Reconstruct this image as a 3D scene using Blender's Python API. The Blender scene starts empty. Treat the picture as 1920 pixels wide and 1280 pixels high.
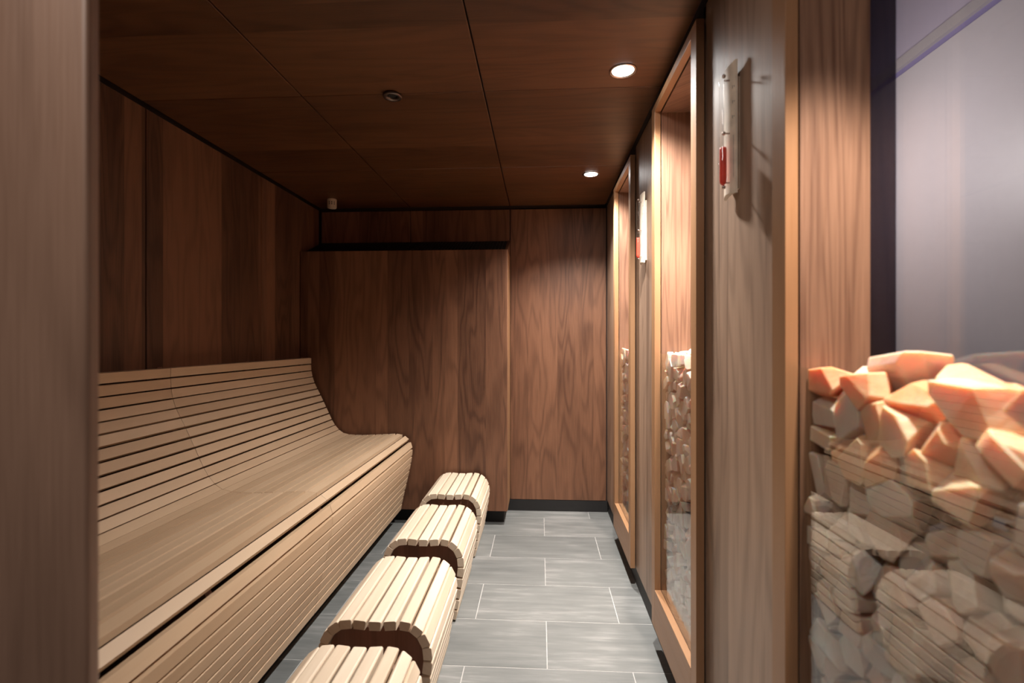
import bpy, bmesh, math, random
from mathutils import Vector, Matrix, Euler
C = bpy.context.scene.collection
SC = bpy.context.scene
random.seed(7)

# ------------------------------------------------------------------ helpers
def setp(o, label=None, cat=None, group=None, kind=None):
    if label: o['label'] = label
    if cat: o['category'] = cat
    if group: o['group'] = group
    if kind: o['kind'] = kind
    return o

def obj(name, bm, mat, parent=None, smooth=False, bevel=0.0, seg=2):
    me = bpy.data.meshes.new(name)
    bmesh.ops.recalc_face_normals(bm, faces=bm.faces[:])
    if smooth:
        for f in bm.faces: f.smooth = True
    bm.to_mesh(me); bm.free()
    me.materials.append(mat)
    o = bpy.data.objects.new(name, me); C.objects.link(o)
    if parent:
        o.parent = parent
        o.location = -parent.location          # meshes are written in world coordinates
    if bevel:
        m = o.modifiers.new('bevel', 'BEVEL'); m.width = bevel; m.segments = seg
        m.limit_method = 'ANGLE'; m.angle_limit = 0.6
    return o

def empty(name, loc, label, cat, group=None):
    o = bpy.data.objects.new(name, None); C.objects.link(o)
    o.location = loc; o.empty_display_size = .05
    return setp(o, label, cat, group)

def box(bm, x0, x1, y0, y1, z0, z1):
    vs = [bm.verts.new(p) for p in ((x0,y0,z0),(x1,y0,z0),(x1,y1,z0),(x0,y1,z0),
                                    (x0,y0,z1),(x1,y0,z1),(x1,y1,z1),(x0,y1,z1))]
    for f in ((0,3,2,1),(4,5,6,7),(0,1,5,4),(1,2,6,5),(2,3,7,6),(3,0,4,7)):
        bm.faces.new([vs[i] for i in f])

def boxes(*bs):
    bm = bmesh.new()
    for b in bs: box(bm, *b)
    return bm

def prism_y(bm, pts, y0, y1):
    """pts: closed (x, z) outline, extruded along Y"""
    a = [bm.verts.new((x, y0, z)) for x, z in pts]
    b = [bm.verts.new((x, y1, z)) for x, z in pts]
    n = len(pts)
    for i in range(n):
        j = (i+1) % n
        bm.faces.new((a[i], a[j], b[j], b[i]))
    bm.faces.new(a[::-1]); bm.faces.new(b)

def lathe(bm, prof, c, axis='Z', seg=32, close=True):
    """prof: (radius, height) pairs round the given axis through c"""
    rings = []
    for r, h in prof:
        ring = []
        for k in range(seg):
            a = 2*math.pi*k/seg
            ring.append(bm.verts.new((c[0]+r*math.cos(a), c[1]+r*math.sin(a), c[2]+h)))
        rings.append(ring)
    for i in range(len(rings)-1):
        for k in range(seg):
            l = (k+1) % seg
            bm.faces.new((rings[i][k], rings[i][l], rings[i+1][l], rings[i+1][k]))
    if close:
        bm.faces.new(rings[0][::-1]); bm.faces.new(rings[-1])

# ------------------------------------------------------------------ materials
def newmat(name):
    m = bpy.data.materials.new(name); m.use_nodes = True
    nt = m.node_tree; nt.nodes.clear()
    out = nt.nodes.new('ShaderNodeOutputMaterial')
    bs = nt.nodes.new('ShaderNodeBsdfPrincipled')
    nt.links.new(bs.outputs[0], out.inputs[0])
    return m, nt, bs, out

class NB:
    def __init__(s, nt): s.nt = nt
    def n(s, t, **k):
        nd = s.nt.nodes.new(t)
        for a, v in k.items(): setattr(nd, a, v)
        return nd
    def put(s, sock, v):
        if hasattr(v, 'is_output') or isinstance(v, bpy.types.NodeSocket): s.nt.links.new(v, sock)
        else: sock.default_value = v
    def math(s, op, a, b=0.0, c=None, clamp=False):
        nd = s.n('ShaderNodeMath', operation=op, use_clamp=clamp)
        s.put(nd.inputs[0], a); s.put(nd.inputs[1], b)
        if c is not None: s.put(nd.inputs[2], c)
        return nd.outputs[0]
    def comb(s, x, y, z):
        nd = s.n('ShaderNodeCombineXYZ')
        for i, v in enumerate((x, y, z)): s.put(nd.inputs[i], v)
        return nd.outputs[0]
    def noise(s, vec, scale=1, detail=2, rough=.5, dist=0):
        nd = s.n('ShaderNodeTexNoise'); s.put(nd.inputs['Vector'], vec)
        nd.inputs['Scale'].default_value = scale; nd.inputs['Detail'].default_value = detail
        nd.inputs['Roughness'].default_value = rough; nd.inputs['Distortion'].default_value = dist
        return nd.outputs[0]
    def mix(s, f, a, b, mode='MIX'):
        nd = s.n('ShaderNodeMix', data_type='RGBA', blend_type=mode)
        s.put(nd.inputs[0], f); s.put(nd.inputs[6], a); s.put(nd.inputs[7], b)
        return nd.outputs[2]
    def ramp(s, f, stops):
        nd = s.n('ShaderNodeValToRGB'); s.put(nd.inputs[0], f)
        e = nd.color_ramp.elements
        while len(e) < len(stops): e.new(.5)
        for i, (p, c) in enumerate(stops): e[i].position = p; e[i].color = (*c, 1)
        return nd.outputs[0]

def wood(name, grain, bw, dark, light, ring=26., ringamt=.35, rough=.45, tone=.6, seed=0.,
         freq=5., fiber=.25, fbump=.05, along=.7, claim=.9):
    """veneer boards: grain = axis of the grain, bw = board width across it"""
    m, nt, bs, out = newmat(name); b = NB(nt)
    tc = b.n('ShaderNodeNewGeometry')
    sp = b.n('ShaderNodeSeparateXYZ'); nt.links.new(tc.outputs['Position'], sp.inputs[0])
    X, Y, Z = sp.outputs
    if grain == 'Z': v = Z; u = b.math('ADD', X, Y)
    elif grain == 'X': v = X; u = b.math('ADD', Y, Z)
    else: v = Y; u = b.math('ADD', X, Z)
    u = b.math('ADD', u, 20.0+seed)
    q = b.math('DIVIDE', u, bw)
    wob = b.math('MULTIPLY', b.math('SINE', b.math('MULTIPLY', q, 1.7)), .33)
    q = b.math('ADD', q, wob)
    bid = b.math('FLOOR', q)
    wn = b.n('ShaderNodeTexWhiteNoise', noise_dimensions='1D'); nt.links.new(bid, wn.inputs['W'])
    r = wn.outputs['Value']
    off = b.math('MULTIPLY', r, 37.0)
    vec = b.comb(b.math('MULTIPLY', u, freq), b.math('ADD', b.math('MULTIPLY', v, along), off), off)
    n1 = b.noise(vec, 1.0, 2.0, .5, .25)
    rings = b.math('SINE', b.math('MULTIPLY', n1, ring*2*math.pi))
    rings = b.math('MULTIPLY', b.math('ADD', rings, 1.0), .5)
    rings = b.math('POWER', rings, 2.0)
    fvec = b.comb(b.math('MULTIPLY', u, 260.0), b.math('MULTIPLY', v, 7.0), off)
    f1 = b.noise(fvec, 1.0, 2.0, .6)
    cvec = b.comb(b.math('MULTIPLY', u, 9.0), b.math('MULTIPLY', v, 1.4), off)
    cl = b.noise(cvec, 1.0, 3.0, .55)
    t = b.math('MULTIPLY', r, tone)
    t = b.math('ADD', t, b.math('MULTIPLY', b.math('SUBTRACT', cl, .5), claim))
    t = b.math('ADD', t, b.math('MULTIPLY', rings, -ringamt))
    t = b.math('ADD', t, b.math('MULTIPLY', b.math('SUBTRACT', f1, .5), fiber*3))
    t = b.math('ADD', t, .5 - tone*.5 + ringamt*.4, clamp=True)
    col = b.ramp(t, [(0.0, dark), (1.0, light)])
    b.put(bs.inputs['Base Color'], col)
    b.put(bs.inputs['Roughness'], b.math('ADD', b.math('MULTIPLY', f1, .2), rough-.1))
    bp = b.n('ShaderNodeBump'); bp.inputs['Strength'].default_value = fbump*3
    bp.inputs['Distance'].default_value = .002
    nt.links.new(f1, bp.inputs['Height']); nt.links.new(bp.outputs[0], bs.inputs['Normal'])
    return m

def slatwood(name, dark, light, rough=.5):
    m, nt, bs, out = newmat(name); b = NB(nt)
    g = b.n('ShaderNodeNewGeometry')
    sp = b.n('ShaderNodeSeparateXYZ'); nt.links.new(g.outputs['Position'], sp.inputs[0])
    X, Y, Z = sp.outputs
    r = g.outputs['Random Per Island']
    off = b.math('MULTIPLY', r, 50.0)
    vec = b.comb(b.math('MULTIPLY', b.math('ADD', X, Z), 60.0), b.math('MULTIPLY', Y, 3.0), off)
    n1 = b.noise(vec, 1.0, 3.0, .55, .3)
    vec2 = b.comb(b.math('MULTIPLY', X, 6.), b.math('MULTIPLY', Y, 1.5), off)
    n2 = b.noise(vec2, 1.0, 2.0)
    t = b.math('ADD', b.math('MULTIPLY', r, .75), b.math('MULTIPLY', b.math('SUBTRACT', n1, .5), .7))
    t = b.math('ADD', t, b.math('MULTIPLY', b.math('SUBTRACT', n2, .5), .8), clamp=True)
    b.put(bs.inputs['Base Color'], b.ramp(t, [(0.0, dark), (1.0, light)]))
    bs.inputs['Roughness'].default_value = rough
    return m

def plain(name, col, rough=.5, metal=0., emit=None, es=0., var=.13):
    m, nt, bs, out = newmat(name); b = NB(nt)
    g = b.n('ShaderNodeNewGeometry')
    n = b.noise(g.outputs['Position'], 30., 2.)
    c2 = tuple(min(1, c*(1+var)) for c in col); c1 = tuple(c*(1-var) for c in col)
    b.put(bs.inputs['Base Color'], b.ramp(n, [(0.3, c1), (.7, c2)]))
    bs.inputs['Roughness'].default_value = rough; bs.inputs['Metallic'].default_value = metal
    if emit: bs.inputs['Emission Color'].default_value = (*emit, 1); bs.inputs['Emission Strength'].default_value = es
    return m

def panemat(name, tint, refl=1.0):
    """thin clear pane: transparency with fresnel mirror reflection"""
    m, nt, bs, out = newmat(name); nt.nodes.remove(bs); b = NB(nt)
    tr = b.n('ShaderNodeBsdfTransparent'); tr.inputs[0].default_value = (*tint, 1)
    gl = b.n('ShaderNodeBsdfGlossy'); gl.inputs['Roughness'].default_value = .015
    gl.inputs[0].default_value = (1, 1, 1, 1)
    fr = b.n('ShaderNodeLayerWeight')
    fz = b.math('ADD', b.math('MULTIPLY', b.math('POWER', fr.outputs['Facing'], 5.0), .85), .055)
    mx = b.n('ShaderNodeMixShader')
    nt.links.new(b.math('MULTIPLY', fz, refl, clamp=True), mx.inputs[0])
    nt.links.new(tr.outputs[0], mx.inputs[1]); nt.links.new(gl.outputs[0], mx.inputs[2])
    nt.links.new(mx.outputs[0], out.inputs[0])
    return m

def saltmat(name, shift=0.):
    m, nt, bs, out = newmat(name); b = NB(nt)
    g = b.n('ShaderNodeNewGeometry'); oi = b.n('ShaderNodeObjectInfo')
    r = b.math('FRACT', b.math('ADD', oi.outputs['Random'], b.math('MULTIPLY', g.outputs['Random Per Island'], 7.31)))
    n1 = b.noise(g.outputs['Position'], 22., 4., .6, .6)
    n2 = b.noise(g.outputs['Position'], 140., 3., .6)
    t = b.math('ADD', b.math('MULTIPLY', r, .75), b.math('MULTIPLY', b.math('SUBTRACT', n1, .45), 1.1))
    t = b.math('ADD', t, shift, clamp=True)
    stops = [(0., (.60, .47, .39)), (.4, (.52, .37, .28)), (.7, (.50, .27, .16)), (1., (.46, .13, .04))]
    if shift: stops = [(0., (.88, .66, .49)), (.5, (.86, .47, .26)), (1., (.80, .24, .06))]
    col = b.ramp(t, stops)
    pt = b.math('MULTIPLY', b.math('SUBTRACT', g.outputs['Pointiness'], .52), 7.0, clamp=True)
    col = b.mix(b.math('MULTIPLY', pt, .45 if shift else .9), col, (.86, .76, .69, 1))
    b.put(bs.inputs['Base Color'], col)
    bs.inputs['Subsurface Weight'].default_value = .75
    bs.inputs['Subsurface Radius'].default_value = (1.0, .38, .20)
    bs.inputs['Subsurface Scale'].default_value = .035
    b.put(bs.inputs['Roughness'], b.math('ADD', b.math('MULTIPLY', n1, .3), .22))
    bs.inputs['Specular IOR Level'].default_value = .5
    bs.inputs['Transmission Weight'].default_value = .12
    bs.inputs['IOR'].default_value = 1.45
    bp = b.n('ShaderNodeBump'); bp.inputs['Strength'].default_value = .5; bp.inputs['Distance'].default_value = .006
    nt.links.new(b.math('ADD', n1, b.math('MULTIPLY', n2, .25)), bp.inputs['Height'])
    nt.links.new(bp.outputs[0], bs.inputs['Normal'])
    return m

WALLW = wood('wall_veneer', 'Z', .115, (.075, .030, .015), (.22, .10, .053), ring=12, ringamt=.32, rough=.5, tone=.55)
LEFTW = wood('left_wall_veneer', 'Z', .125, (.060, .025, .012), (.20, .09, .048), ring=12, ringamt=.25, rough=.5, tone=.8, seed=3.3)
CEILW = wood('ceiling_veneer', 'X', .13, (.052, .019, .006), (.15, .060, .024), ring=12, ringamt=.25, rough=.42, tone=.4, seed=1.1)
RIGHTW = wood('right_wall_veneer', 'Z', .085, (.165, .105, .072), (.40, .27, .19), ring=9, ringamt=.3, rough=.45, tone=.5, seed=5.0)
FRAMEW = wood('frame_alder', 'Z', .30, (.27, .135, .063), (.39, .215, .11), ring=7, ringamt=.12, rough=.42, tone=.3, fiber=.12)
FRAMEY = wood('frame_alder_rail', 'Y', .30, (.27, .135, .063), (.39, .215, .11), ring=7, ringamt=.12, rough=.42, tone=.3, fiber=.12)
INNERW = wood('niche_veneer', 'Z', .14, (.13, .065, .04), (.27, .15, .095), ring=16, ringamt=.45, rough=.5, tone=.3, seed=2.0, freq=14, fiber=.3, along=.5, claim=.5)
JAMBW = wood('jamb_veneer', 'Z', .12, (.20, .115, .075), (.36, .22, .15), ring=5, ringamt=.3, rough=.45, tone=.2, seed=9.0)
ENDW = wood('stool_end_veneer', 'Z', .10, (.13, .055, .032), (.27, .12, .075), ring=8, ringamt=.25, rough=.5, tone=.3, seed=4.0)
BENCHS = slatwood('bench_slat_wood', (.47, .325, .205), (.60, .44, .295))
STOOLS = slatwood('stool_slat_wood', (.60, .47, .34), (.78, .66, .52))
LIGHTW = plain('pale_timber', (.80, .69, .56), .5)
BLACK = plain('black_laminate', (.010, .009, .009), .6)
BACKING = plain('dark_backing', (.02, .010, .007), .8)
GRILLE = plain('grille_metal', (.02, .017, .015), .45, .6)
METAL = plain('brushed_trim', (.55, .45, .40), .25, 1.)
DARKMETAL = plain('dark_steel', (.16, .13, .12), .3, .9)
BEIGE = plain('beige_plastic', (.55, .43, .32), .5)
RED = plain('red_sand', (.88, .07, .035), .6)
INK = plain('grey_ink', (.10, .09, .08), .7)
LENS = plain('lamp_lens', (.9, .9, .9), .3, 0., (1., .96, .93), 60.)
GLASS = panemat('clear_pane', (.97, .98, .975))
TUBE = panemat('tube_glass', (.985, .985, .985), .9)
DARKPANE = panemat('dark_pane', (.27, .26, .31), .6)
SALT = saltmat('rock_salt'); SALTO = saltmat('orange_rock_salt', .1)
LAV = plain('lavender_paint', (.37, .34, .42), .6, var=.01)
GREYP = plain('grey_paint', (.42, .40, .42), .42, var=.01)
GREYD = plain('grey_trim', (.33, .31, .32), .5, var=.01)
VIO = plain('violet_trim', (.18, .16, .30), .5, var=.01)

def tilemat():
    m, nt, bs, out = newmat('slate_tile'); b = NB(nt)
    g = b.n('ShaderNodeNewGeometry'); r = g.outputs['Random Per Island']
    sp = b.n('ShaderNodeSeparateXYZ'); nt.links.new(g.outputs['Position'], sp.inputs[0])
    X, Y, Z = sp.outputs; off = b.math('MULTIPLY', r, 40.)
    n1 = b.noise(b.comb(b.math('MULTIPLY', X, 3.2), b.math('MULTIPLY', Y, 30.), off), 1., 4., .6)
    n2 = b.noise(b.comb(b.math('MULTIPLY', X, 12.), b.math('MULTIPLY', Y, 120.), off), 1., 3., .6)
    n3 = b.noise(b.comb(b.math('MULTIPLY', X, 3.), b.math('MULTIPLY', Y, 5.), off), 1., 2., .5)
    t = b.math('ADD', b.math('MULTIPLY', n1, .55), b.math('MULTIPLY', n2, .25))
    t = b.math('ADD', t, b.math('MULTIPLY', n3, .4))
    t = b.math('ADD', t, b.math('MULTIPLY', b.math('SUBTRACT', r, .5), .10))
    col = b.ramp(t, [(.38, (.100, .106, .105)), (.62, (.150, .156, .153)), (.80, (.25, .25, .245))])
    b.put(bs.inputs['Base Color'], col)
    b.put(bs.inputs['Roughness'], b.math('ADD', b.math('MULTIPLY', n2, .2), .34))
    return m
TILE = tilemat()
GROUT = plain('pale_grout', (.38, .37, .36), .8)

# ------------------------------------------------------------------ setting
XL, XR, YB, ZC = -1.56, .457, 3.44, 2.105
# floor: 60 x 30 tiles in running bond, laid on a grout bed
bm = bmesh.new()
g = .0016
r0 = -9
for j in range(r0, 6):
    y0 = 2.085 + .3045*(j-1)
    if y0 > 3.46: continue
    xo = .327 if j % 2 == 1 else .025
    for i in range(-4, 3):
        x0 = xo + .6*i; x1 = x0+.6; a = max(x0+g, -1.60); c = min(x1-g, 1.30)
        y1 = min(y0+.3045, 3.46)
        if c > a: box(bm, a, c, y0+g, y1-g, -.012, 0.)
fl = obj('floor', bm, TILE); setp(fl, kind='structure')
gb = obj('grout_bed', boxes((-1.60, 1.30, -1.0, 3.46, -.03, -.0006)), GROUT, fl)

def panels(name, spec, mat, back, bevel=.0015):
    bm = boxes(*spec); o = obj(name, bm, mat, bevel=bevel, seg=1); setp(o, kind='structure')
    obj('backing', boxes(back), BACKING, o)
    return o
J = .0025
# ceiling panels: joints at x -.91/-.211, y 1.85/2.66
xs = [XL+.012, -.909, -.211, .445]; ys = [.55, 1.05, 1.85, 2.665, 3.425]
sp_ = []
for i in range(3):
    for j in range(4):
        sp_.append((xs[i]+J, xs[i+1]-J, ys[j]+J*.6, ys[j+1]-J*.6, ZC, ZC+.015))
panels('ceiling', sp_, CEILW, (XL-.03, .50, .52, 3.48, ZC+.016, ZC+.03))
ysl = [.56, 1.08, 1.885, 2.70, 3.43]
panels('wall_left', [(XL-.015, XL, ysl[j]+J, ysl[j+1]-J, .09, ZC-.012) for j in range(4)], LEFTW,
       (XL-.03, XL-.016, .52, 3.48, 0, ZC+.016))
xb = [XL+.01, -.909, -.209, XR-.004]
panels('wall_back', [(xb[j]+J, xb[j+1]-J, YB, YB+.015, .078, ZC-.02) for j in range(3)], WALLW,
       (XL-.03, .50, YB+.016, YB+.03, 0, ZC+.016))
k = obj('baseboard_back', boxes((XL, .461, YB-.001, YB+.010, 0, .076)), BLACK); setp(k, kind='structure')
# right wall: panels between the niches
niche_y = [(.400, .950), (1.400, 1.950), (2.403, 2.955)]       # frame extents
seg = [(.950, 1.400), (1.950, 2.403), (2.955, 3.436)]
bmr = bmesh.new()
for a, c in seg: box(bmr, XR, XR+.016, a-.02, c+.02 if c < 3.4 else c, .085, ZC-.004)
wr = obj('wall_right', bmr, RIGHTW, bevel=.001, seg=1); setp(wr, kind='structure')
obj('backing', boxes(*[(XR+.017, .585, a-.005, c+.005, 0.0, ZC+.016) for a, c in seg]), BACKING, wr)
obj('top_filler', boxes(*[(XR, .585, a, c, 2.063, ZC-.004) for a, c in niche_y]), BACKING, wr)
k = obj('baseboard_right', boxes((.463, .472, .30, YB-.002, 0, .083)), BLACK); setp(k, kind='structure')
# doorway partition at the left, beside the camera
wf = obj('wall_front', boxes((XL, -.5005, .522, .540, 0, ZC+.016)), JAMBW, bevel=.005, seg=3); setp(wf, kind='structure')
obj('lintel', boxes((-.5, .46, .522, .540, ZC, 2.30)), JAMBW, wf)
# room beyond the glass on the right
wo = obj('wall_outside', boxes((1.200, 1.22, -.9, 3.4, -.0, 2.058)), GREYP); setp(wo, kind='structure')
obj('upper_wall', boxes((1.205, 1.22, -.9, 3.4, 2.112, 2.9)), LAV, wo)
obj('cornice', boxes((1.192, 1.22, -.9, 3.4, 2.080, 2.112)), GREYD, wo)
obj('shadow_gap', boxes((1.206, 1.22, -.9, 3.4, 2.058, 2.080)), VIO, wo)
oe = obj('wall_outside_end', boxes((.585, 1.2, 3.4, 3.42, 0, 2.9)), LAV); setp(oe, kind='structure')

# ------------------------------------------------------------------ slatted furniture
def catmull(pts, n=14):
    out = []
    P = [pts[0]] + list(pts) + [pts[-1]]
    for i in range(1, len(P)-2):
        p0, p1, p2, p3 = P[i-1], P[i], P[i+1], P[i+2]
        for k in range(n):
            t = k/n
            out.append(tuple(.5*((2*p1[a]) + (-p0[a]+p2[a])*t + (2*p0[a]-5*p1[a]+4*p2[a]-p3[a])*t*t
                                 + (-p0[a]+3*p1[a]-3*p2[a]+p3[a])*t**3) for a in (0, 1)))
    out.append(pts[-1])
    return out

def arc_pts(curve, step_list):
    """points on the polyline at the given arc lengths"""
    L = [0]
    for a, c in zip(curve, curve[1:]): L.append(L[-1] + math.dist(a, c))
    res = []
    for s in step_list:
        s = min(max(s, 0), L[-1]-1e-6)
        i = max(k for k in range(len(L)) if L[k] <= s)
        i = min(i, len(curve)-2)
        t = (s-L[i])/max(1e-9, (L[i+1]-L[i]))
        res.append((curve[i][0]+(curve[i+1][0]-curve[i][0])*t, curve[i][1]+(curve[i+1][1]-curve[i][1])*t))
    return res, L[-1]

def slat(bm, a, b, th, y0, y1, ch=.0035, dz=0.):
    """slat with outer face from a to b (x,z), thickness th towards the inside"""
    ax, az = a; bx, bz = b
    dx, dz_ = bx-ax, bz-az; l = math.hypot(dx, dz_); dx /= l; dz_ /= l
    nx, nz = dz_, -dx            # pointing inwards (to the right of travel)
    nx, nz = nx, nz
    def p(s, t): return (ax + dx*s + nx*t, az + dz_*s + nz*t)
    taper = .10*th
    pts = [p(ch, 0), p(l-ch, 0), p(l-ch*.3, ch*.3), p(l, ch), p(l-taper, th), p(taper, th), p(0, ch), p(ch*.3, ch*.3)]
    e = .0016
    cx = sum(q[0] for q in pts)/8; cz = sum(q[1] for q in pts)/8
    ring = []
    for y, k in ((y0, .93), (y0+e, 1), (y1-e, 1), (y1, .93)):
        ring.append([bm.verts.new((cx+(x-cx)*k, y, cz+(z-cz)*k)) for x, z in pts])
    for i in range(3):
        for j in range(8):
            q = (j+1) % 8
            bm.faces.new((ring[i][j], ring[i][q], ring[i+1][q], ring[i+1][j]))
    bm.faces.new(ring[0][::-1]); bm.faces.new(ring[-1])

# bench
BP = [(-1.493, 1.068), (-1.492, .985), (-1.473, .905), (-1.428, .815), (-1.389, .733), (-1.352, .655),
      (-1.316, .602), (-1.275, .569), (-1.225, .555), (-1.138, .552), (-1.044, .556), (-.952, .561), (-.900, .562),
      (-.861, .548), (-.838, .518), (-.831, .480), (-.836, .430), (-.849, .359), (-.872, .260), (-.895, .160), (-.906, .100)]
cur = catmull(BP)
_, LT = arc_pts(cur, [0])
bench = empty('slatted_bench', (-1.2, 1.85, 0), 'long curved bench of pale timber slats with high backrest along the left wall', 'bench')
NS = round(LT/.0432); pitch = LT/NS
back_bm, seat_bm, front_bm = bmesh.new(), bmesh.new(), bmesh.new()
rnd = random.Random(3)
for i in range(NS):
    s0 = i*pitch; gap = .0048
    lo = s0+gap/2; hi = s0+pitch-gap/2
    (a, b_), _ = arc_pts(cur, [lo, hi])
    wide = False
    if a[0] < -.862 <= b_[0] and a[1] > .5:
        wide = True
    if wide:
        (b_,), _ = arc_pts(cur, [hi-.003])
    mz = (a[1]+b_[1])/2; mx = (a[0]+b_[0])/2
    tgt = back_bm if (mx < -1.25) else (seat_bm if mz > .535 else front_bm)
    for (y0, y1) in ((.56, 1.904), (1.906, 3.125)):
        # slats travel from the back down to the front: inside lies to the left / below
        dl = rnd.uniform(-.0006, .0006)
        A = (a[0], a[1]+dl); B = (b_[0], b_[1]+dl)
        slat(tgt, B, A, .020, y0, y1)
obj('backrest', back_bm, BENCHS, bench); obj('seat', seat_bm, BENCHS, bench); obj('front_apron', front_bm, BENCHS, bench)
# curved plywood ribs that carry the slats
inner = []
for i in range(0, len(cur)-1, 4):
    a, c = cur[i], cur[i+1]
    d = math.hypot(c[0]-a[0], c[1]-a[1]) or 1
    nx, nz = (c[1]-a[1])/d, -(c[0]-a[0])/d
    inner.append((a[0]+nx*.026, a[1]+nz*.026))
inner.append((cur[-1][0]-.026, cur[-1][1]))
outline = inner + [(-1.535, .10), (-1.535, 1.05)]
for y in (.60, 1.25, 1.905, 2.5, 3.09):
    bm = bmesh.new(); prism_y(bm, outline, y-.012, y+.012)
    obj('rib', bm, ENDW, bench)
obj('plinth', boxes((-1.50, -.96, .6, 3.10, 0, .10)), BLACK, bench)

# rolled foot stools
SP_R = [(-.490, .339), (-.442, .3425), (-.400, .3445), (-.366, .333), (-.339, .309), (-.322, .276), (-.316, .235),
        (-.321, .185), (-.328, .140), (-.336, .095), (-.344, .050), (-.352, .004)]
left = [(-.98 - x, z) for x, z in SP_R[1:]][::-1]
sc_cur = catmull(left + SP_R)
_, SL = arc_pts(sc_cur, [0])
NSS = round(SL/.0450); sp2 = SL/NSS
stool_labels = [
 'rolled slat foot stool farthest away, against the heater casing',
 'second slatted foot stool counted from the heater casing',
 'third slatted foot stool from the heater casing, second nearest the camera',
 'nearest slatted foot stool, cut off by the bottom edge of the photo']
stool_y = [(2.67, 3.112), (2.057, 2.499), (1.447, 1.889), (.885, 1.327)]
def make_stool(y0, y1, label):
    t = empty('slatted_foot_stool', (-.49, y0, 0), label, 'foot stool', 'slatted foot stools in a row along the bench')
    bm = bmesh.new()
    for i in range(NSS):
        gp = .0058
        lo, hi = i*sp2+gp/2, (i+1)*sp2-gp/2
        (a, c), _ = arc_pts(sc_cur, [lo, hi])
        mx = (a[0]+c[0])/2
        if a[1] > .2 and -.400 < mx < -.355: 
            (a,), _ = arc_pts(sc_cur, [lo+.005])
        slat(bm, a, c, .028, y0, y1, ch=.005)
    obj('slat_cover', bm, STOOLS, t)
    inn = []
    for i in range(0, len(sc_cur)-1, 3):
        a, c = sc_cur[i], sc_cur[i+1]
        d = math.hypot(c[0]-a[0], c[1]-a[1]) or 1
        inn.append((a[0]+(c[1]-a[1])/d*.0305, a[1]-(c[0]-a[0])/d*.0305))
    inn.append((sc_cur[-1][0]-.0305, .006))
    inn[0] = (inn[0][0], .006)
    for ya in (y0+.022, y1-.040):
        bm = bmesh.new(); prism_y(bm, inn, ya, ya+.018); obj('end_panel', bm, ENDW, t)
    return t
def copy_tree(o, par=None):
    c = o.copy(); C.objects.link(c)
    if par: c.parent = par
    for ch in list(o.children): copy_tree(ch, c)
    return c
st0 = make_stool(*stool_y[0], stool_labels[0])
bpy.context.view_layer.update()
for (y0, y1), lb in list(zip(stool_y, stool_labels))[1:]:
    c = copy_tree(st0); c.location.y = y0; c['label'] = lb

# ------------------------------------------------------------------ heater casing
hc = empty('heater_casing', (-.88, 3.28, 0), 'tall dark brown veneer casing with sloping vent grille, between bench end and back wall', 'heater casing')
yf, zt, xr = 3.145, 1.755, -.208
obj('front_panel', boxes((XL+.004, xr, yf, yf+.016, .092, zt)), WALLW, hc, bevel=.003)
obj('side_panel', boxes((xr-.016, xr, yf+.0165, YB-.002, .092, zt+.0)), FRAMEW, hc, bevel=.001)
# upper edge of the side follows the slope of the grille
bm = bmesh.new()
a = [bm.verts.new(p) for p in ((xr-.016, yf+.0165, zt), (xr-.016, YB-.002, zt), (xr-.016, YB-.002, zt+.115))]
b_ = [bm.verts.new(p) for p in ((xr, yf+.0165, zt), (xr, YB-.002, zt), (xr, YB-.002, zt+.115))]
bm.faces.new(a); bm.faces.new(b_[::-1])
for i in range(3):
    j = (i+1) % 3; bm.faces.new((a[i], a[j], b_[j], b_[i]))
obj('side_gusset', bm, WALLW, hc)
obj('plinth', boxes((XL+.01, -.235, 3.215, 3.235, 0, .092)), BLACK, hc)
def slope(t): return (yf+.02+(YB-.006-yf-.02)*t, zt-.002+.113*t)
bm = bmesh.new()
for k in range(15):
    y, z = slope((k+.5)/15.); box(bm, XL+.02, xr-.02, y-.003, y+.003, z-.006, z)
for k in range(60):
    x = XL+.03+(xr-.02-XL-.03)*k/59.
    ya, za = slope(0); yb, zb = slope(1)
    vs = [bm.verts.new(p) for p in ((x-.002, ya, za-.008), (x+.002, ya, za-.008), (x+.002, yb, zb-.008), (x-.002, yb, zb-.008),
                                    (x-.002, ya, za-.001), (x+.002, ya, za-.001), (x+.002, yb, zb-.001), (x-.002, yb, zb-.001))]
    for f in ((0,3,2,1),(4,5,6,7),(0,1,5,4),(1,2,6,5),(2,3,7,6),(3,0,4,7)): bm.faces.new([vs[i] for i in f])
obj('vent_grille', bm, GRILLE, hc)

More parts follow.
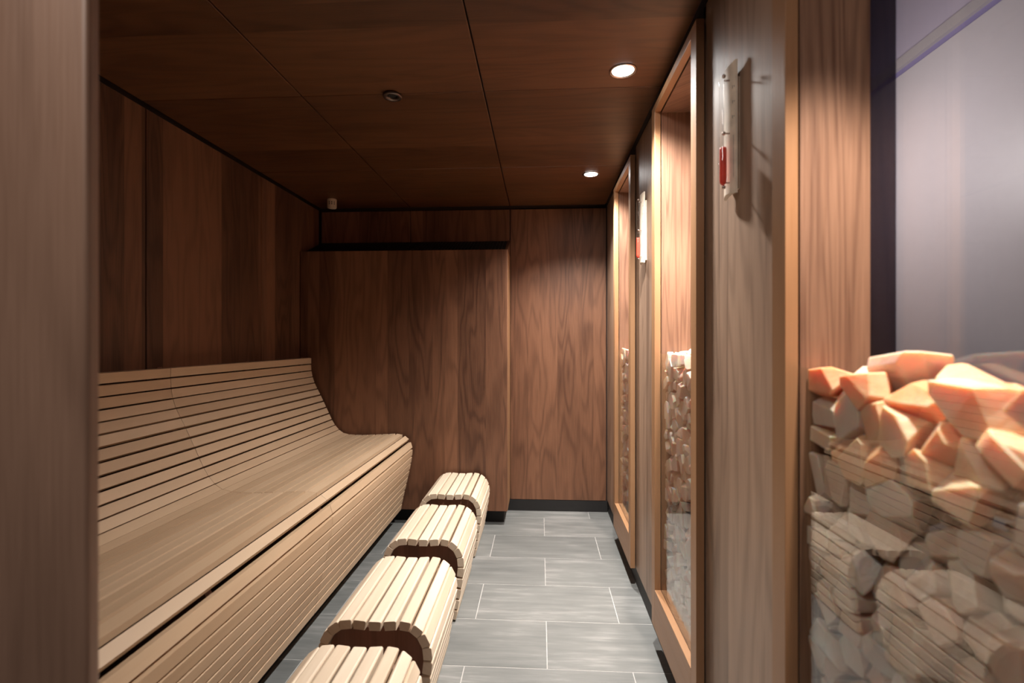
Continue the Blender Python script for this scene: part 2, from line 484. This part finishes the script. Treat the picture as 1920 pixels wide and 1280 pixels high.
# ------------------------------------------------------------------ display niches
places = ['nearest the camera', 'in the middle of the right wall', 'farthest, next to the back wall']
XF, XG, XB = .430, .4525, .574
TOPG = 1.125
lights = []
for n, (y0, y1) in enumerate(niche_y):
    lab = ['light timber framed wall niche nearest the camera, its glass bin full of salt chunks',
           'light timber framed wall niche between the two hourglasses, salt chunks behind its glass',
           'light timber framed wall niche farthest away, next to the back wall'][n]
    t = empty('display_niche', (XG, (y0+y1)/2, 0), lab, 'display niche', 'salt display niches in the right wall')
    zb, zt2 = .087, 2.062
    sw = .050
    XS = XR+.0
    obj('stile', boxes((XF, XG, y1-sw, y1, zb, zt2)), FRAMEW, t, bevel=.0012)
    obj('stile', boxes((XF, XG, y0, y0+sw, zb, zt2)), FRAMEW, t, bevel=.0012)
    obj('top_rail', boxes((XF, XG, y0+sw+.0003, y1-sw-.0003, 2.034, zt2)), FRAMEY, t, bevel=.0012)
    obj('bottom_rail', boxes((XF, XG, y0+sw+.0003, y1-sw-.0003, zb, .235)), FRAMEY, t, bevel=.0012)
    iy0, iy1 = y0+sw, y1-sw
    # lining boards of the recess
    obj('side_panel', boxes((XG+.003, XB, iy1, iy1+.016, .20, 2.05)), INNERW, t)
    obj('side_panel', boxes((XG+.003, XB, iy0-.016, iy0, .20, 2.05)), INNERW, t)
    obj('top_panel', boxes((XG+.003, XB, iy0+.0003, iy1-.0003, 2.030, 2.046)), INNERW, t)
    obj('bottom_panel', boxes((XG+.001, XB, iy0+.0003, iy1-.0003, .20, .234)), INNERW, t)
    obj('glass_pane', boxes((XG, XG+.0025, iy0+.001, iy1-.001, .236, TOPG)), GLASS, t)
    if n == 0:
        obj('rear_glass', boxes((XB+.003, XB+.007, y0, iy1+.010, .20, 2.06)), GLASS, t)
        obj('rear_glass_dark_strip', boxes((XB+.0005, XB+.002, iy1-.060, iy1+.014, .20, 2.06)), DARKPANE, t)  # dark see-through strip down the far edge of the rear glass
    else:
        obj('rear_panel', boxes((XB+.001, XB+.010, y0+.03, y1-.03, .20, 2.05)), INNERW, t)
    # small spot in the niche roof
    lm = bmesh.new(); lathe(lm, [(.012, -.004), (.020, -.004), (.020, 0), (.012, 0)], (.522, (y0+y1)/2, 2.030), seg=20)
    obj('niche_spot', lm, METAL, t)
    ld = bpy.data.lights.new('niche_lamp', 'SPOT'); ld.energy = [130, 110, 80][n]; ld.spot_size = math.radians(60)
    ld.spot_blend = .6; ld.shadow_soft_size = .02; ld.color = (1., .85, .72)
    lo = bpy.data.objects.new('niche_lamp', ld); C.objects.link(lo); lo.location = (.518, (y0+y1)/2, 2.020)
    lo.parent = t; lo.location = Vector((.490, (y0+y1)/2, 2.020)) - t.location
    lights.append(lo)

# ------------------------------------------------------------------ rock salt
CAM = Vector((0, 0, 1.17))
def salt_cells(n, y0, y1, sp):
    rd = random.Random(100+n)
    x0, x1 = XG+.006, XB-.004
    z0 = .238
    nx = max(2, round((x1-x0)/sp)); ny = round((y1-y0)/sp); nz = round((TOPG-z0)/sp)
    pts = []
    for k in range(nz+1):
        for j in range(ny):
            for i in range(nx):
                jx, jy, jz = [rd.uniform(-.36, .36) for _ in range(3)]
                z = z0+(k+.5+jz)*(TOPG-z0)/nz
                if k == nz:
                    if i == 0 or rd.random() < .25: continue
                    z = TOPG + rd.uniform(-.010, .008)
                p = Vector((x0+(i+.5+jx)*(x1-x0)/nx, y0+(j+.5+jy)*(y1-y0)/ny, z))
                if n == 0 and k >= nz-1 and (j % 2 or (k == nz and i == 0)): continue
                pts.append((p, i, k))
    # fewer, larger chunks on top
    cells = []
    for q, (p, i, k) in enumerate(pts):
        bm = bmesh.new()
        h = [sp*rd.uniform(.40, .72), sp*rd.uniform(.24, .52), sp*rd.uniform(.50, .95)]
        rd.shuffle(h)
        if n == 0 and k >= nz-1: h = [v*1.55 for v in h]
        bmesh.ops.create_cube(bm, size=2.0)
        R = Euler((rd.uniform(0, 6.28), rd.uniform(0, 6.28), rd.uniform(0, 6.28))).to_matrix().to_4x4()
        # mostly upright, tilted slabs
        R = Euler((rd.gauss(0, .6), rd.gauss(0, .6), rd.uniform(0, 3.14))).to_matrix().to_4x4()
        bmesh.ops.transform(bm, matrix=Matrix.Translation(p) @ R @ Matrix.Diagonal((*h, 1)), verts=bm.verts[:])
        planes = []
        # chipped corners
        for _ in range(3):
            d = Vector([rd.gauss(0, 1) for _ in range(3)]).normalized()
            planes.append((p + d*sp*rd.uniform(.42, .62), d))
        for o, oi, ok in pts:
            d = o - p; L = d.length
            if 1e-6 < L < sp*2.4: planes.append((p + d*.5 - d/L*.0004, d/L))
        planes += [(Vector((x0+rd.uniform(0, .012), 0, 0)), Vector((-1, rd.gauss(0, .0), rd.gauss(0, .0)))), (Vector((x1, 0, 0)), Vector((1, 0, 0))),
                   (Vector((0, y0+.001, 0)), Vector((0, -1, 0))), (Vector((0, y1-.001, 0)), Vector((0, 1, 0))),
                   (Vector((0, 0, z0)), Vector((0, 0, -1))),
                   (Vector((p.x, p.y, TOPG+rd.uniform(-.004, .006+.020*i))), Vector((rd.gauss(0, .12), rd.gauss(0, .12), 1)).normalized())]
        for co, no in planes:
            r = bmesh.ops.bisect_plane(bm, geom=bm.verts[:]+bm.edges[:]+bm.faces[:], plane_co=co, plane_no=no, clear_outer=True)
            ed = [e for e in bm.edges if e.is_boundary]
            if ed:
                try: bmesh.ops.holes_fill(bm, edges=ed, sides=0)
                except Exception: pass
            if not bm.faces: break
        if len(bm.faces) < 4 or len(bm.verts) < 4: bm.free(); continue
        bmesh.ops.remove_doubles(bm, verts=bm.verts[:], dist=.0012)
        if len(bm.faces) < 4: bm.free(); continue
        bmesh.ops.recalc_face_normals(bm, faces=bm.faces[:])
        try: vol = bm.calc_volume()
        except Exception: vol = 0
        if vol < (sp*.30)**3: bm.free(); continue
        bmesh.ops.bevel(bm, geom=bm.edges[:], offset=.0018, segments=1, profile=.5, affect='EDGES', clamp_overlap=True)
        c = sum((v.co for v in bm.verts), Vector())/len(bm.verts)
        d = (c-CAM).length
        # rough apparent size: extent facing the aisle, shrunk by obliquity
        vis = 1. if (i == 0 or c.z > TOPG-.05) else .12
        yy = c.y; u = (c.x*.9984+c.y*.0567)/(c.y*.9984-c.x*.0567)*932; v = (c.z-1.17)/(c.y*.9984-c.x*.0567)*932
        if u > 985 or abs(v) > 665: vis *= .01
        score = vis*vol**.66/d/d*(c.x/d)
        cells.append((score, n, c, bm, k >= nz-1))
    return cells
allc = []
SPS = [.052, .047, .047]
for n, (y0, y1) in enumerate(niche_y):
    allc += salt_cells(n, y0+.053, y1-.053, SPS[n])
allc.sort(key=lambda t: -t[0])
where = ['in the niche nearest the camera', 'in the middle niche', 'in the farthest niche']
rest = [bmesh.new() for _ in range(3)]
for q, (s, n, c, bm, top) in enumerate(allc):
    if q < 300:
        me = bpy.data.meshes.new('salt_chunk')
        bmesh.ops.translate(bm, verts=bm.verts[:], vec=-c)
        bm.to_mesh(me); bm.free(); me.materials.append(SALTO if (n == 0 and c.z > TOPG-.15 and random.random() < .6) else SALT)
        o = bpy.data.objects.new('salt_chunk', me); C.objects.link(o); o.location = c
        if top: setp(o, 'bright peach salt chunk topping the pile ' + where[n], 'salt rock', 'salt chunks on top of the pile ' + where[n])
        else: setp(o, 'rough pinkish salt chunk behind the glass ' + where[n], 'salt rock', 'salt chunks behind the glass ' + where[n])
    else:
        me = bpy.data.meshes.new('tmp'); bm.to_mesh(me); bm.free(); rest[n].from_mesh(me); bpy.data.meshes.remove(me)
fill = ['remaining small salt rubble behind the front chunks in the nearest niche',
        'remaining small salt rubble behind the front chunks in the middle niche',
        'remaining small salt rubble filling the farthest niche by the back wall']
for n in range(3):
    o = obj('salt_rubble', rest[n], SALT); setp(o, fill[n], 'salt rocks', kind='stuff')

# ------------------------------------------------------------------ hourglasses (sand timers)
def timer(yc, label):
    t = empty('hanging_sand_timer', (XR, yc, 1.50), label, 'hourglass', 'sand timers on the right wall')
    bm = bmesh.new(); N = 12; z0, z1 = 1.508, 1.812      # shallow arched face board
    W = .034; rings = []
    for (z, sh) in ((z0, 1), (z1, -1)):
        o_, i_ = [], []
        for k in range(N+1):
            u = -1+2*k/N
            y = yc+W*u
            x = .443 - .009*(1-u*u)
            zz = z + .005*(1-u*u)*(1 if sh > 0 else -1)
            o_.append(bm.verts.new((x, y, zz))); i_.append(bm.verts.new((.4475, y, zz)))
        rings.append((o_, i_))
    (ao, ai), (bo, bi) = rings
    for k in range(N):
        bm.faces.new((ao[k], ao[k+1], bo[k+1], bo[k])); bm.faces.new((ai[k+1], ai[k], bi[k], bi[k+1]))
        bm.faces.new((ao[k+1], ao[k], ai[k], ai[k+1])); bm.faces.new((bo[k], bo[k+1], bi[k+1], bi[k]))
    bm.faces.new((ao[0], bo[0], bi[0], ai[0])); bm.faces.new((bo[N], ao[N], ai[N], bi[N]))
    obj('face_board', bm, LIGHTW, t)
    obj('backing_board', boxes((.4480, XR-.0002, yc-.024, yc+.022, 1.520, 1.778)), LIGHTW, t, bevel=.001)
    tc = (.4215, yc-.016, 0)                              # double glass tube
    prof = [(.0015, 1.526), (.0068, 1.531), (.0085, 1.539), (.0085, 1.632), (.0075, 1.640), (.0022, 1.648), (.0022, 1.652),
            (.0075, 1.660), (.0085, 1.668), (.0085, 1.768), (.0068, 1.776), (.0015, 1.782)]
    bm = bmesh.new(); lathe(bm, prof, tc, seg=20); obj('glass_tube', bm, TUBE, t, smooth=True)
    bm = bmesh.new(); lathe(bm, [(.001, 1.529), (.0066, 1.535), (.0076, 1.542), (.0076, 1.613), (.0070, 1.617), (.001, 1.618)], tc, seg=20)
    obj('red_sand', bm, RED, t, smooth=True)
    for z in (1.536, 1.650, 1.772):
        bm = bmesh.new()
        bmesh.ops.create_cone(bm, cap_ends=True, segments=10, radius1=.0018, radius2=.0018, depth=.012,
                              matrix=Matrix.Translation((.430, tc[1], z)) @ Matrix.Rotation(math.pi/2, 4, 'Y'))
        bmesh.ops.create_uvsphere(bm, u_segments=10, v_segments=6, radius=.0045, matrix=Matrix.Translation((.4235, tc[1], z+(.010 if z > 1.7 else (-.010 if z < 1.6 else 0)))))
        obj('clip', bm, METAL, t, smooth=True)
    bm = bmesh.new()                                      # minute marks and fine vertical lettering
    def bx(y): 
        u = (y-yc)/W
        return .443 - .009*(1-u*u) - .0003
    for z in (1.752, 1.718, 1.684):
        y = yc-.031; box(bm, bx(y)-.0003, bx(y)+.001, y, y+.004, z-.0015, z+.0015)
        y = yc-.0265; box(bm, bx(y)-.0003, bx(y)+.001, y, y+.002, z-.0035, z+.0035)
    z = 1.545; r_ = random.Random(2)
    while z < 1.640:
        y = yc-.029; box(bm, bx(y)-.0003, bx(y)+.001, y, y+r_.choice((.0022, .0032)), z, z+r_.choice((.0016, .0024)))
        z += .0036
    obj('scale_print', bm, INK, t)
    return t
timer(1.190, 'pale sand timer with red sand nearest the camera, left of the nearest salt niche')
timer(2.190, 'pale sand timer with red sand farther away, between middle and farthest salt niches')

# ------------------------------------------------------------------ ceiling fittings
def downlight(x, y, label):
    t = empty('ceiling_spotlight', (x, y, ZC), label, 'ceiling light', 'lit recessed ceiling spotlights')
    bm = bmesh.new(); lathe(bm, [(.036, -.001), (.047, -.001), (.047, -.004), (.043, -.006), (.036, -.003), (.036, -.001)], (x, y, ZC), seg=40, close=False)
    obj('trim_ring', bm, METAL, t, smooth=True)
    bm = bmesh.new(); lathe(bm, [(.002, -.0045), (.030, -.0035), (.0355, -.0025), (.0355, -.001), (.002, -.0005)], (x, y, ZC), seg=40)
    obj('lens', bm, LENS, t)
    ld = bpy.data.lights.new('downlight_lamp', 'SPOT'); ld.energy = 235; ld.spot_size = math.radians(128); ld.spot_blend = 1.0
    ld.shadow_soft_size = .028; ld.color = (1., .945, .885)
    lo = bpy.data.objects.new('downlight_lamp', ld); C.objects.link(lo); lo.parent = t; lo.location = (0, 0, -.012)
    return t
downlight(.285, 1.734, 'bright round recessed ceiling spotlight nearer the camera, by the middle niche')
downlight(.283, 2.796, 'bright round recessed ceiling spotlight farther away, near the back wall')
t = empty('ceiling_air_valve', (-.56, 1.855, ZC), 'small dark round eyelet fitting in the ceiling above the foot stools', 'ceiling fitting')
bm = bmesh.new(); lathe(bm, [(.020, .000), (.032, -.001), (.036, -.006), (.034, -.011), (.026, -.012), (.019, -.008), (.019, -.001)], (-.56, 1.855, ZC), seg=36, close=False)
obj('rim', bm, DARKMETAL, t, smooth=True)
bm = bmesh.new(); lathe(bm, [(.001, -.003), (.012, -.005), (.0185, -.003), (.0185, -.0005), (.001, -.0005)], (-.56, 1.855, ZC), seg=30)
obj('core', bm, BLACK, t, smooth=True)
t = empty('temperature_sensor', (-1.369, 3.20, ZC), 'little beige capsule sensor with slots hanging from the ceiling in the back left corner', 'sensor')
bm = bmesh.new(); lathe(bm, [(.029, 0), (.030, -.004), (.030, -.050), (.027, -.058), (.015, -.060), (.001, -.060)], (-1.369, 3.20, ZC-.0005), seg=32)
obj('housing', bm, BEIGE, t, smooth=True)
bm = bmesh.new()
for a in (-.5, 0, .5):
    for z in (-.024, -.036):
        cx = -1.369+.0302*math.sin(a+.35); cy = 3.20-.0302*math.cos(a+.35)
        box(bm, cx-.0035, cx+.0035, cy-.001, cy+.002, ZC+z-.004, ZC+z+.004)
obj('vent_slots', bm, INK, t)

# ------------------------------------------------------------------ other lamps of the place
def area(name, loc, rot, size, e, col):
    ld = bpy.data.lights.new(name, 'AREA'); ld.energy = e; ld.size = size; ld.color = col
    o = bpy.data.objects.new(name, ld); C.objects.link(o); o.location = loc; o.rotation_euler = rot
    return o
area('hallway_lamp', (-.75, -.35, 2.3), (math.radians(35), 0, math.radians(0)), .4, 13, (1., .88, .80))  # unseen lamp behind the camera, placed to light the door jamb
ld = bpy.data.lights.new('outer_room_lamp', 'POINT'); ld.energy = 14; ld.color = (1., .91, .92); ld.shadow_soft_size = .15
o = bpy.data.objects.new('outer_room_lamp', ld); C.objects.link(o); o.location = (.74, 1.62, 1.72)

w = bpy.data.worlds.new('w'); SC.world = w; w.use_nodes = True
w.node_tree.nodes['Background'].inputs[0].default_value = (.55, .50, .62, 1)
w.node_tree.nodes['Background'].inputs[1].default_value = .04

# ------------------------------------------------------------------ camera
cd = bpy.data.cameras.new('camera'); cam = bpy.data.objects.new('camera', cd); C.objects.link(cam)
cam.location = CAM; cam.rotation_euler = (math.pi/2, 0, math.atan(53/932.))
cd.sensor_width = 36; cd.lens = 932*36/1920.; cd.clip_start = .01
cd.dof.use_dof = True; cd.dof.focus_distance = 2.2; cd.dof.aperture_fstop = 2.6
SC.camera = cam
SC.view_settings.view_transform = 'Standard'; SC.view_settings.look = 'None'
SC.view_settings.exposure = 0.0; SC.view_settings.gamma = 1
SC.view_settings.use_curve_mapping = False
SC.cycles.max_bounces = 8; SC.cycles.diffuse_bounces = 5; SC.cycles.transparent_max_bounces = 12
SC.cycles.use_denoising = True
SC.cycles.sample_clamp_indirect = 6
SC.cycles.blur_glossy = .5
